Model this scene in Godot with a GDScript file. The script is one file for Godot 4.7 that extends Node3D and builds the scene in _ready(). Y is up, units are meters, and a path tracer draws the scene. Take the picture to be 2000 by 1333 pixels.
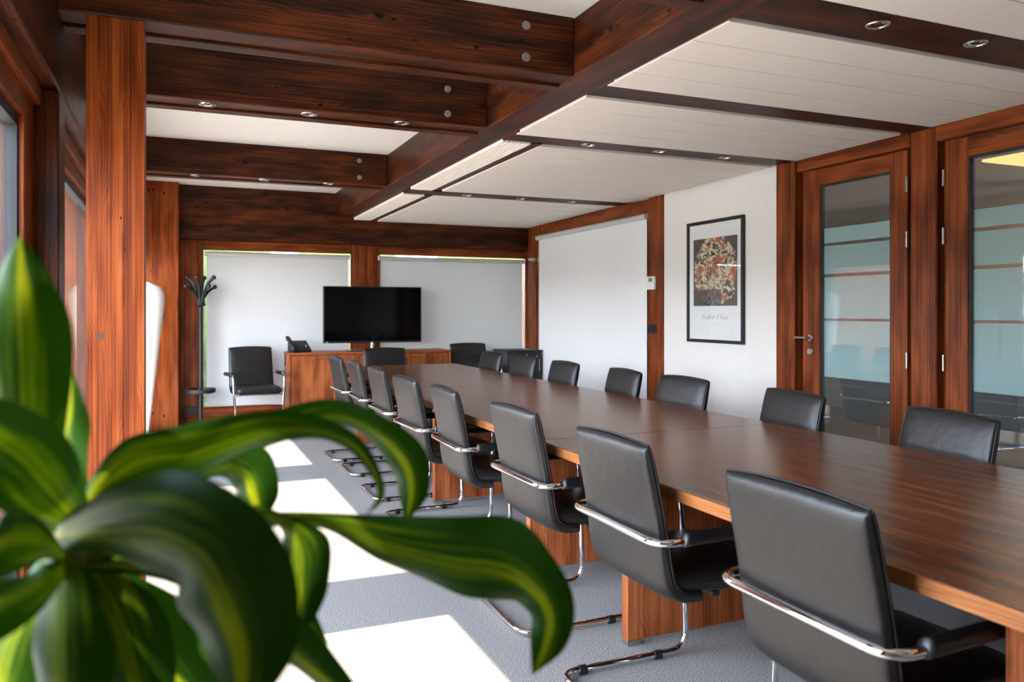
extends Node3D
# A boardroom in a timber building. World: x to the right along the far wall, y up, -z down the length of the room (D = -z).

var taken := {}
var M := {}
var rng := RandomNumberGenerator.new()

# ---------------------------------------------------------------- mesh helpers
class MB:
	var v := PackedVector3Array()
	var n := PackedVector3Array()
	var uv := PackedVector2Array()
	var ix := PackedInt32Array()
	func tri(a: Vector3, b: Vector3, c: Vector3, nn: Vector3, ua: Vector2, ub: Vector2, uc: Vector2) -> void:
		var k := v.size()
		v.append_array([a, b, c])
		n.append_array([nn, nn, nn])
		uv.append_array([ua, ub, uc])
		if (b - a).cross(c - a).dot(nn) > 0.0:
			ix.append_array([k, k + 2, k + 1])
		else:
			ix.append_array([k, k + 1, k + 2])
	func quad(a: Vector3, b: Vector3, c: Vector3, d: Vector3, nn: Vector3, ua: Vector2, ub: Vector2, uc: Vector2, ud: Vector2) -> void:
		var k := v.size()
		v.append_array([a, b, c, d])
		n.append_array([nn, nn, nn, nn])
		uv.append_array([ua, ub, uc, ud])
		if (b - a).cross(c - a).dot(nn) > 0.0:
			ix.append_array([k, k + 2, k + 1, k, k + 3, k + 2])
		else:
			ix.append_array([k, k + 1, k + 2, k, k + 2, k + 3])
	func mesh() -> ArrayMesh:
		var a := []
		a.resize(Mesh.ARRAY_MAX)
		a[Mesh.ARRAY_VERTEX] = v
		a[Mesh.ARRAY_NORMAL] = n
		a[Mesh.ARRAY_TEX_UV] = uv
		a[Mesh.ARRAY_INDEX] = ix
		var m := ArrayMesh.new()
		m.add_surface_from_arrays(Mesh.PRIMITIVE_TRIANGLES, a)
		return m

func uvof(p: Vector3, k: int, g: int, off: Vector2) -> Vector2:
	var al := g if g != k else (k + 1) % 3
	var ac := 3 - k - al
	return Vector2(p[al], p[ac]) + off

# a box with chamfered edges; lo and hi are opposite corners, g the axis of the grain
func box_in(mb: MB, lo: Vector3, hi: Vector3, g := 0, bev := 0.003, off := Vector2.ZERO) -> void:
	var c := (lo + hi) * 0.5
	var h := (hi - lo).abs() * 0.5
	bev = minf(bev, minf(h.x, minf(h.y, h.z)) * 0.6)
	var P := func(k: int, s: Vector3) -> Vector3:
		var q := h - Vector3(bev, bev, bev)
		q[k] = h[k]
		return c + q * s
	for k in 3:
		var l := (k + 1) % 3
		var m := (k + 2) % 3
		for sk in [-1.0, 1.0]:
			var pts: Array[Vector3] = []
			for st in [[-1.0, -1.0], [1.0, -1.0], [1.0, 1.0], [-1.0, 1.0]]:
				var s := Vector3.ZERO
				s[k] = sk
				s[l] = st[0]
				s[m] = st[1]
				pts.append(P.call(k, s))
			var nn := Vector3.ZERO
			nn[k] = sk
			mb.quad(pts[0], pts[1], pts[2], pts[3], nn, uvof(pts[0], k, g, off), uvof(pts[1], k, g, off), uvof(pts[2], k, g, off), uvof(pts[3], k, g, off))
			if bev <= 0.0:
				continue
			for sl in [-1.0, 1.0]:
				var s0 := Vector3.ZERO
				s0[k] = sk
				s0[l] = sl
				s0[m] = -1.0
				var s1 := s0
				s1[m] = 1.0
				var a: Vector3 = P.call(k, s0)
				var b: Vector3 = P.call(k, s1)
				var d: Vector3 = P.call(l, s1)
				var e: Vector3 = P.call(l, s0)
				var en := Vector3.ZERO
				en[k] = sk
				en[l] = sl
				mb.quad(a, b, d, e, en.normalized(), uvof(a, k, g, off), uvof(b, k, g, off), uvof(d, k, g, off), uvof(e, k, g, off))
	if bev > 0.0:
		for i in 8:
			var s := Vector3(1.0 if i & 1 else -1.0, 1.0 if i & 2 else -1.0, 1.0 if i & 4 else -1.0)
			var a: Vector3 = P.call(0, s)
			var b: Vector3 = P.call(1, s)
			var d: Vector3 = P.call(2, s)
			mb.tri(a, b, d, s.normalized(), uvof(a, 0, g, off), uvof(b, 0, g, off), uvof(d, 0, g, off))

# x0..x1, y0..y1, d0..d1 (d = depth into the room = -z)
func bx(x0: float, x1: float, y0: float, y1: float, d0: float, d1: float, g := 0, bev := 0.003) -> ArrayMesh:
	var mb := MB.new()
	box_in(mb, Vector3(x0, y0, -d1), Vector3(x1, y1, -d0), g, bev, Vector2(rng.randf() * 7.0, rng.randf() * 3.0))
	return mb.mesh()

# a grid of points, rows x columns, with smooth normals
func grid(rows: Array, wrap := false, caps := false) -> ArrayMesh:
	var mb := MB.new()
	grid_in(mb, rows, wrap, caps)
	return mb.mesh()

func grid_in(mb: MB, rows: Array, wrap := false, caps := false) -> void:
	var nr := rows.size()
	var nc: int = rows[0].size()
	var base := mb.v.size()
	var nrm := PackedVector3Array()
	nrm.resize(nr * nc)
	var cen := PackedVector3Array()
	for r in nr:
		var s := Vector3.ZERO
		for p in rows[r]:
			s += p
		cen.append(s / nc)
	var last := nc if wrap else nc - 1
	var sense := 0.0
	for r in nr - 1:
		for c in last:
			var c2 := (c + 1) % nc
			var a: Vector3 = rows[r][c]
			var b: Vector3 = rows[r][c2]
			var d: Vector3 = rows[r + 1][c]
			var e: Vector3 = rows[r + 1][c2]
			var f := (e - a).cross(d - b)
			sense += f.dot((a + b + d + e) * 0.25 - (cen[r] + cen[r + 1]) * 0.5)
			for k in [r * nc + c, r * nc + c2, (r + 1) * nc + c, (r + 1) * nc + c2]:
				nrm[k] += f
	var sg := -1.0 if sense < 0.0 else 1.0
	var run := 0.0
	for r in nr:
		if r > 0:
			run += cen[r].distance_to(cen[r - 1])
		var across := 0.0
		for c in nc:
			if c > 0:
				across += (rows[r][c] as Vector3).distance_to(rows[r][c - 1])
			mb.v.append(rows[r][c])
			mb.n.append((nrm[r * nc + c] * sg).normalized())
			mb.uv.append(Vector2(run, across))
	for r in nr - 1:
		for c in last:
			var c2 := (c + 1) % nc
			var a := base + r * nc + c
			var b := base + r * nc + c2
			var d := base + (r + 1) * nc + c
			var e := base + (r + 1) * nc + c2
			if sg > 0.0:
				mb.ix.append_array([a, e, b, a, d, e])
			else:
				mb.ix.append_array([a, b, e, a, e, d])
	if caps:
		for r in [0, nr - 1]:
			var dirv: Vector3 = (cen[0] - cen[1]) if r == 0 else (cen[nr - 1] - cen[nr - 2])
			dirv = dirv.normalized()
			for c in last:
				mb.tri(cen[r], rows[r][c], rows[r][(c + 1) % nc], dirv, Vector2.ZERO, Vector2(0.01, 0), Vector2(0, 0.01))

func tube_in(mb: MB, path: Array, r: float, closed := false, seg := 10, r1 := -1.0) -> void:
	var n := path.size()
	var rows := []
	var up := Vector3.UP
	var t0: Vector3 = (path[1] - path[0]).normalized()
	if absf(t0.dot(up)) > 0.9:
		up = Vector3.RIGHT
	var side := t0.cross(up).normalized()
	for i in n + (1 if closed else 0):
		var p: Vector3 = path[i % n]
		var a: Vector3 = path[(i - 1 + n) % n] if (closed or i > 0) else p
		var b: Vector3 = path[(i + 1) % n] if (closed or i < n - 1) else p
		var t := (b - a).normalized()
		side = (side - t * side.dot(t)).normalized()
		var nrm := side.cross(t).normalized()
		var rr := r if r1 < 0.0 else lerpf(r, r1, float(i) / (n - 1))
		var ring := []
		for k in seg:
			var an := TAU * k / seg
			ring.append(p + (side * cos(an) + nrm * sin(an)) * rr)
		rows.append(ring)
	grid_in(mb, rows, true, not closed)

func tube(path: Array, r: float, closed := false, seg := 10, r1 := -1.0) -> ArrayMesh:
	var mb := MB.new()
	tube_in(mb, path, r, closed, seg, r1)
	return mb.mesh()

# rounds the corners of a polyline
func fillet(pts: Array, rad: float, closed := false, steps := 6) -> Array:
	var out := []
	var n := pts.size()
	for i in n:
		var p: Vector3 = pts[i]
		if not closed and (i == 0 or i == n - 1):
			out.append(p)
			continue
		var a: Vector3 = pts[(i - 1 + n) % n]
		var b: Vector3 = pts[(i + 1) % n]
		var rr := minf(rad, minf(p.distance_to(a), p.distance_to(b)) * 0.48)
		var q0 := p + (a - p).normalized() * rr
		var q1 := p + (b - p).normalized() * rr
		for k in steps + 1:
			var t := float(k) / steps
			out.append(q0.lerp(p, t).lerp(p.lerp(q1, t), t))
	return out

func smooth(pts: Array, sub := 6) -> Array:
	var out := []
	for i in pts.size() - 1:
		var p0 = pts[maxi(0, i - 1)]
		var p1 = pts[i]
		var p2 = pts[i + 1]
		var p3 = pts[mini(pts.size() - 1, i + 2)]
		for k in sub:
			var t := float(k) / sub
			out.append(0.5 * (2.0 * p1 + (p2 - p0) * t + (2.0 * p0 - 5.0 * p1 + 4.0 * p2 - p3) * t * t + (3.0 * p1 - p0 - 3.0 * p2 + p3) * t * t * t))
	out.append(pts[-1])
	return out

# profile of Vector2(radius, height) turned about the y axis through c
func lathe_in(mb: MB, prof: Array, c := Vector3.ZERO, seg := 24) -> void:
	for i in prof.size() - 1:                      # every facet of the profile its own strip: crisp edges
		var rows := []
		for q in [prof[i], prof[i + 1]]:
			var ring := []
			for k in seg:
				var an := TAU * k / seg
				ring.append(c + Vector3(q.x * cos(an), q.y, q.x * sin(an)))
			rows.append(ring)
		grid_in(mb, rows, true, false)

func lathe(prof: Array, c := Vector3.ZERO, seg := 24) -> ArrayMesh:
	var mb := MB.new()
	lathe_in(mb, prof, c, seg)
	return mb.mesh()

# a lathed shape smooth along its profile
func lathe_smooth(prof: Array, c := Vector3.ZERO, seg := 20) -> ArrayMesh:
	var rows := []
	for q in prof:
		var ring := []
		for k in seg:
			var an := TAU * k / seg
			ring.append(c + Vector3(q.x * cos(an), q.y, q.x * sin(an)))
		rows.append(ring)
	return grid(rows, true, true)

func ball_in(mb: MB, c: Vector3, r: float, sc := Vector3.ONE, rn := 7, sg := 10) -> void:
	var rows := []
	for i in rn + 1:
		var f := PI * i / rn
		var ring := []
		for k in sg:
			var an := TAU * k / sg
			ring.append(c + Vector3(sin(f) * cos(an), cos(f), sin(f) * sin(an)) * sc * r)
		rows.append(ring)
	grid_in(mb, rows, true, false)

func ball(c: Vector3, r: float, sc := Vector3.ONE) -> ArrayMesh:
	var mb := MB.new()
	ball_in(mb, c, r, sc)
	return mb.mesh()

# ---------------------------------------------------------------- node helpers
func numbered(called: String) -> String:
	var k: int = taken.get(called, -1) + 1
	taken[called] = k
	return called if k == 0 else "%s_%03d" % [called, k]

func obj(called: String, m: Mesh, mat: Material, parent: Node = null) -> MeshInstance3D:
	var o := MeshInstance3D.new()
	o.mesh = m
	o.material_override = mat
	if parent == null:
		o.name = numbered(called)
		add_child(o)
	else:
		o.name = called
		parent.add_child(o, true)
	return o

func tag(o: Node, label: String, category: String, group := "") -> void:
	o.set_meta("label", label)
	o.set_meta("category", category)
	if group:
		o.set_meta("group", group)

func thing(called: String, label: String, category: String, at := Vector3.ZERO, turn := 0.0, group := "") -> Node3D:
	var o := Node3D.new()
	o.name = numbered(called)
	add_child(o)
	o.position = at
	o.rotation.y = turn
	tag(o, label, category, group)
	return o

func setting(called: String) -> Node3D:
	var o := Node3D.new()
	o.name = numbered(called)
	add_child(o)
	o.set_meta("kind", "structure")
	return o

func dup(src: Node3D, label: String, at: Vector3, turn: float) -> Node3D:
	var r: Node3D = src.duplicate()
	r.name = numbered(str(src.name))
	add_child(r)
	r.position = at
	r.rotation.y = turn
	r.set_meta("label", label)
	return r

# ---------------------------------------------------------------- materials
func mat(c: Color, rough := 0.6, metal := 0.0, spec := 0.5) -> StandardMaterial3D:
	var m := StandardMaterial3D.new()
	m.albedo_color = c
	m.roughness = rough
	m.metallic = metal
	m.metallic_specular = spec
	return m

func rgb8(r: int, g: int, b: int) -> Color:
	return Color(r / 255.0, g / 255.0, b / 255.0)

func wood_tex(sd: int, w: int, h: int, cd: Color, cm: Color, cl: Color, lam: float, knots: int, contrast: float, fine: float) -> ImageTexture:
	var nb := FastNoiseLite.new()
	nb.seed = sd
	nb.frequency = 0.012
	nb.fractal_octaves = 2
	var nf := FastNoiseLite.new()
	nf.seed = sd + 7
	nf.frequency = 0.05
	nf.fractal_octaves = 3
	var r := RandomNumberGenerator.new()
	r.seed = sd
	var ks := []
	for i in knots:
		ks.append(Vector3(r.randf() * w, r.randf() * h, r.randf_range(3.0, 9.0)))
	var tone := []
	for i in 40:
		tone.append(r.randf_range(-0.16, 0.16))
	var data := PackedByteArray()
	data.resize(w * h * 3)
	var at := 0
	for y in h:
		for x in w:
			var yy := float(y)
			var kd := 0.0
			for k in ks:
				var dx: float = (x - k.x) * 0.3
				if absf(dx) > k.z * 3.0:
					continue
				var dy: float = y - k.y
				var q: float = (dx * dx + dy * dy) / (k.z * k.z)
				if q < 9.0:
					yy += signf(dy) * k.z * 0.9 * exp(-q * 0.7)
					if q * 9.0 < 12.0:
						var core: float = (dx * dx * 9.0 + dy * dy) / (k.z * k.z)
						kd = maxf(kd, 1.0 - core * 1.1)
			var edge := clampf((x - w * 0.85) / (w * 0.15), 0.0, 1.0)
			var b := nb.get_noise_2d(x * 0.35, yy)
			var f := nf.get_noise_2d(x * 0.05 * fine, yy * 2.6)
			if edge > 0.0:
				b = lerpf(b, nb.get_noise_2d((x - w) * 0.35, yy), edge)
				f = lerpf(f, nf.get_noise_2d((x - w) * 0.05 * fine, yy * 2.6), edge)
			var t := 0.5 + contrast * (0.95 * f + 0.20 * sin(yy * 0.75 + b * 16.0) + 0.75 * b)
			if lam > 0.0:
				t += tone[int(y / lam) % 40]
				if fmod(float(y), lam) < 1.0:
					t -= 0.12
			t = clampf(t, 0.0, 1.0)
			var c := cd.lerp(cm, t * 2.0) if t < 0.5 else cm.lerp(cl, t * 2.0 - 1.0)
			if kd > 0.0:
				c = c.lerp(cd * 0.55, minf(1.0, kd * 1.6))
			data[at] = int(clampf(c.r, 0.0, 1.0) * 255.0)
			data[at + 1] = int(clampf(c.g, 0.0, 1.0) * 255.0)
			data[at + 2] = int(clampf(c.b, 0.0, 1.0) * 255.0)
			at += 3
	return ImageTexture.create_from_image(Image.create_from_data(w, h, false, Image.FORMAT_RGB8, data))

func wood(tex: Texture2D, along: float, across: float, rough: float, coat := 0.0) -> StandardMaterial3D:
	var m := mat(Color.WHITE, rough, 0.0, 0.28)
	m.albedo_texture = tex
	m.uv1_scale = Vector3(1.0 / along, 1.0 / across, 1.0)
	m.heightmap_enabled = true
	m.heightmap_texture = tex
	m.heightmap_scale = 0.03
	if coat > 0.0:
		m.clearcoat_enabled = true
		m.clearcoat = coat
		m.clearcoat_roughness = 0.25
	return m

func speckle(sd: int, w: int, freq: float, lo: float, hi: float, oct := 3) -> ImageTexture:
	var n := FastNoiseLite.new()
	n.seed = sd
	n.frequency = freq
	n.fractal_octaves = oct
	var im := n.get_seamless_image(w, w, false, false, 0.15)
	im.convert(Image.FORMAT_L8)
	var d := im.get_data()
	for i in d.size():
		d[i] = int(clampf(lerpf(lo, hi, d[i] / 255.0), 0.0, 1.0) * 255.0)
	return ImageTexture.create_from_image(Image.create_from_data(w, w, false, Image.FORMAT_L8, d))

func glass_mat() -> StandardMaterial3D:
	var m := mat(Color(0.9, 0.95, 0.94, 0.04), 0.0)
	m.transparency = BaseMaterial3D.TRANSPARENCY_ALPHA
	return m

func make_materials() -> void:
	var t_beam := wood_tex(11, 1024, 420, rgb8(28, 13, 7), rgb8(63, 29, 13), rgb8(100, 48, 21), 56.0, 26, 0.62, 1.2)
	M.beam = wood(t_beam, 2.4, 0.62, 0.42)
	var t_pine := wood_tex(23, 1024, 420, rgb8(76, 28, 8), rgb8(124, 55, 19), rgb8(156, 81, 34), 70.0, 12, 0.5, 0.6)
	M.pine = wood(t_pine, 2.4, 0.5, 0.45)
	var t_frame := wood_tex(37, 768, 320, rgb8(62, 26, 11), rgb8(114, 53, 23), rgb8(150, 78, 36), 60.0, 0, 0.55, 0.2)
	M.frame = wood(t_frame, 1.8, 0.4, 0.4)
	var t_top := wood_tex(51, 1024, 512, rgb8(66, 36, 22), rgb8(112, 66, 41), rgb8(148, 96, 62), 0.0, 0, 0.5, 0.3)
	M.walnut = wood(t_top, 1.9, 0.36, 0.24)
	M.walnut.metallic_specular = 0.5
	M.walnut.heightmap_scale = 0.02
	var t_cab := wood_tex(63, 768, 384, rgb8(94, 44, 21), rgb8(144, 78, 42), rgb8(174, 104, 60), 44.0, 0, 0.45, 0.4)
	M.cabinet = wood(t_cab, 1.5, 0.6, 0.38)
	var t_edge := wood_tex(69, 384, 96, rgb8(116, 66, 34), rgb8(146, 90, 50), rgb8(170, 114, 70), 0.0, 0, 0.6, 0.5)
	M.edge = wood(t_edge, 1.2, 0.12, 0.4)
	M.leg = wood(t_cab, 1.5, 0.6, 0.45)
	# plaster, blinds, carpet
	var t_pl := speckle(5, 256, 0.02, 0.985, 1.0)
	M.white = mat(rgb8(234, 230, 224), 0.85)
	M.white.albedo_texture = t_pl
	M.white.uv1_triplanar = true
	M.white.uv1_scale = Vector3(2.0, 2.0, 2.0)
	M.panel = mat(rgb8(245, 236, 225), 0.8)
	M.panel.albedo_texture = t_pl
	M.panel.uv1_scale = Vector3(1.5, 6.0, 1.0)
	var ribs := Image.create(64, 8, false, Image.FORMAT_L8)
	for x in 64:
		for y in 8:
			ribs.set_pixel(x, y, Color.from_hsv(0, 0, 0.5 + 0.5 * sin(TAU * x / 8.0)))
	M.panel.heightmap_enabled = true
	M.panel.heightmap_texture = ImageTexture.create_from_image(ribs)
	M.panel.heightmap_scale = 0.05
	M.screen_cloth = mat(rgb8(232, 231, 230), 0.9)
	M.blind = mat(rgb8(214, 213, 211), 0.9)
	M.blind.albedo_texture = t_pl
	M.blind.uv1_scale = Vector3(4.0, 4.0, 1.0)
	M.blind.backlight_enabled = true
	M.blind.backlight = Color(0.62, 0.62, 0.61)
	M.alu = mat(rgb8(205, 203, 198), 0.45, 0.2)
	M.carpet = mat(rgb8(176, 169, 161), 0.95, 0.0, 0.2)
	M.carpet.albedo_texture = speckle(9, 512, 0.22, 0.32, 1.2, 2)
	M.carpet.uv1_scale = Vector3(1.5, 1.5, 1.0)
	M.carpet.heightmap_enabled = true
	M.carpet.heightmap_texture = M.carpet.albedo_texture
	M.carpet.heightmap_scale = 0.06
	# leather, metal, plastic, glass
	M.leather = mat(rgb8(19, 17, 16), 0.42, 0.0, 0.5)
	M.leather.heightmap_enabled = true
	M.leather.heightmap_texture = speckle(17, 512, 0.012, 0.0, 1.0, 4)
	M.leather.heightmap_scale = 0.10
	M.leather.uv1_scale = Vector3(2.0, 2.0, 1.0)
	M.piping = mat(rgb8(16, 16, 18), 0.45)
	M.chrome = mat(rgb8(226, 226, 228), 0.07, 1.0)
	M.steel = mat(rgb8(180, 178, 172), 0.28, 1.0)
	M.dull_steel = mat(rgb8(150, 145, 136), 0.5, 0.7)
	M.plastic = mat(rgb8(18, 18, 19), 0.42)
	M.black = mat(rgb8(22, 23, 26), 0.5)
	M.dark = mat(rgb8(14, 12, 11), 0.8)
	M.screen = mat(rgb8(3, 3, 4), 0.06, 0.0, 0.3)
	M.offwhite = mat(rgb8(228, 226, 218), 0.5)
	M.lcd = mat(rgb8(110, 130, 118), 0.2)
	M.glass = glass_mat()
	M.frost = mat(Color(0.62, 0.76, 0.76, 0.74), 0.7)
	M.frost.transparency = BaseMaterial3D.TRANSPARENCY_ALPHA
	M.gasket = mat(rgb8(28, 30, 32), 0.6)
	M.gypsum = mat(rgb8(196, 189, 178), 0.7)
	M.knot = mat(rgb8(84, 40, 18), 0.6)
	M.paper = mat(rgb8(236, 236, 236), 0.7)
	# outdoors
	M.paving = mat(rgb8(160, 154, 143), 0.9)
	M.crown = mat(rgb8(62, 88, 42), 0.9)
	M.crown.albedo_texture = speckle(29, 256, 0.05, 0.35, 1.0, 4)
	M.crown.uv1_triplanar = true
	M.crown.uv1_scale = Vector3(0.7, 0.7, 0.7)
	M.hedge = mat(rgb8(120, 148, 58), 0.9)
	M.hedge.albedo_texture = M.crown.albedo_texture
	M.hedge.uv1_triplanar = true
	M.hedge.uv1_scale = Vector3(2.0, 2.0, 2.0)
	M.bark = mat(rgb8(84, 70, 56), 0.9)
	M.sail = mat(rgb8(190, 184, 176), 0.8)

	# plant
	var lw := 128
	var lh := 256
	var ld := PackedByteArray()
	ld.resize(lw * lh * 3)
	var ln := FastNoiseLite.new()
	ln.seed = 4
	ln.frequency = 0.05
	var at := 0
	for y in lh:
		for x in lw:
			var s := absf(x / (lw - 1.0) * 2.0 - 1.0)
			var st := ln.get_noise_2d(x * 0.6, y * 0.10)
			var k := clampf((0.60 - s + st * 0.9) * 1.5, 0.0, 1.0)
			var c := rgb8(30, 60, 9).lerp(rgb8(124, 132, 10), k)
			c = c.lerp(rgb8(168, 174, 70), clampf(1.0 - s * 24.0, 0.0, 1.0) * 0.25)
			c = c * (1.0 + 0.12 * ln.get_noise_2d(x * 5.0, y * 0.3))
			ld[at] = int(clampf(c.r, 0, 1) * 255.0)
			ld[at + 1] = int(clampf(c.g, 0, 1) * 255.0)
			ld[at + 2] = int(clampf(c.b, 0, 1) * 255.0)
			at += 3
	M.leaf = mat(Color.WHITE, 0.42, 0.0, 0.24)
	M.leaf.albedo_texture = ImageTexture.create_from_image(Image.create_from_data(lw, lh, false, Image.FORMAT_RGB8, ld))
	M.leaf.backlight_enabled = true
	M.leaf.backlight = Color(0.56, 0.6, 0.18)
	M.stem = mat(rgb8(88, 84, 48), 0.8)
	M.pot = mat(rgb8(60, 60, 62), 0.6)
	M.soil = mat(rgb8(52, 40, 30), 0.95)

	# the print: an abstract swirl of cream, rust, ochre and near-black shapes
	var pw := 220
	var ph := 380
	var im := Image.create(pw, ph, false, Image.FORMAT_RGB8)
	im.fill(Color(0.9, 0.9, 0.895))
	var n1 := FastNoiseLite.new()
	n1.seed = 77
	n1.frequency = 0.011
	var n2 := FastNoiseLite.new()
	n2.seed = 78
	n2.frequency = 0.03
	var pal := [rgb8(208, 198, 168), rgb8(150, 66, 44), rgb8(214, 204, 176), rgb8(52, 38, 34), rgb8(204, 194, 160), rgb8(172, 92, 54), rgb8(112, 58, 52), rgb8(212, 202, 172)]
	for y in range(48, 270):
		for x in range(18, 202):
			var u := (x - 110) / 92.0
			var v := (y - 156) / 108.0
			var a := n1.get_noise_2d(x + 30.0 * n2.get_noise_2d(x, y), y + 30.0 * n2.get_noise_2d(x + 90, y))
			var inside := u * u * 1.1 + (v * 0.95) * (v * 0.95) + 0.35 * a < 1.05
			var c := rgb8(66, 54, 46)
			if inside:
				var k := int(floor((a * 0.5 + 0.5) * 9.0 + n2.get_noise_2d(x * 0.5, y * 0.5) * 1.6))
				c = pal[posmod(k, 8)]
				if v > 0.55 and u < 0.3:
					c = c.lerp(rgb8(34, 24, 34), 0.6)
			im.set_pixel(x, y, c)
	# a line of grey handwriting and a short printed line under it
	var px := 52.0
	for seg in [[14, 1.0], [10, 0.5], [10, 0.5], [9, 0.5], [9, 0.9], [8, 0.5], [10, 0.5], [9, 0.9], [12, -1.0], [14, 1.0], [8, -1.0], [14, 1.1], [8, 0.5], [9, 0.5], [9, 0.5], [8, 0.6]]:
		if seg[1] > 0.0:
			for k in 60:
				var t: float = k / 59.0
				var hx: float = px + seg[0] * (t + 0.22 * sin(t * TAU))
				var hy: float = 312.0 - 15.0 * seg[1] * (0.5 - 0.5 * cos(t * TAU * (1.0 if seg[1] < 0.8 else 1.5)))
				im.set_pixel(int(hx + (312.0 - hy) * 0.25), int(hy), Color(0.6, 0.6, 0.6))
		px += seg[0] * 0.68
	for x in range(92, 124):
		if x % 5 != 0:
			im.set_pixel(x, 330, Color(0.72, 0.72, 0.72))
	M.print = mat(Color.WHITE, 0.6)
	M.print.albedo_texture = ImageTexture.create_from_image(im)

# ---------------------------------------------------------------- chair
# faces +x in its own axes; a cantilever frame of one bent tube, a leather backrest and seat
func cushion_rows(path: Array, th: Array, wd: Array, front_detail: bool) -> Array:
	var rows := []
	var n := path.size()
	for i in n:
		var p: Vector2 = path[i]
		var a: Vector2 = path[maxi(0, i - 1)]
		var b: Vector2 = path[mini(n - 1, i + 1)]
		var t := (b - a).normalized()
		var nr := Vector2(-t.y, t.x)              # towards the sitter for a path that runs down the back and forward along the seat
		var ring := []
		var seg := 36
		for k in seg:
			var an := TAU * k / seg
			var ca := cos(an)
			var sa := sin(an)
			var ex := 0.28                        # rounded rectangle
			var zz: float = signf(ca) * pow(absf(ca), ex) * wd[i] * 0.5
			var tt: float = signf(sa) * pow(absf(sa), 0.5) * th[i] * 0.5
			if sa > 0.0:                          # the sitter's side is slightly padded
				var f := zz / 0.22
				tt += 0.006 * (1.0 - f * f)
				if front_detail:
					var y := p.y
					var dy := (y - 0.70) / 0.012
					tt -= 0.015 * exp(-dy * dy) * (1.0 - 0.35 * f * f)
					var fan := f * 5.2 / (0.35 + absf(y - 0.70) * 7.0)
					tt += 0.005 * sin(fan * 3.0) * exp(-absf(y - 0.71) * 16.0) * maxf(0.0, 1.0 - absf(f) * 1.3)
			else:
				var f2 := zz / 0.22
				tt -= 0.004 * (1.0 - f2 * f2)
			var crown := 0.0
			if front_detail and i < 10:           # the top edge bows up in the middle, its corners are drawn out
				crown = (0.012 * (1.0 - pow(zz / 0.232, 2.0))) * (1.0 - i / 10.0)
			var q := p + nr * tt
			ring.append(Vector3(q.x, q.y + crown, zz))
		rows.append(ring)
	return rows

func resample(ctrl: Array, sub: int) -> Array:
	return smooth(ctrl, sub)

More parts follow.
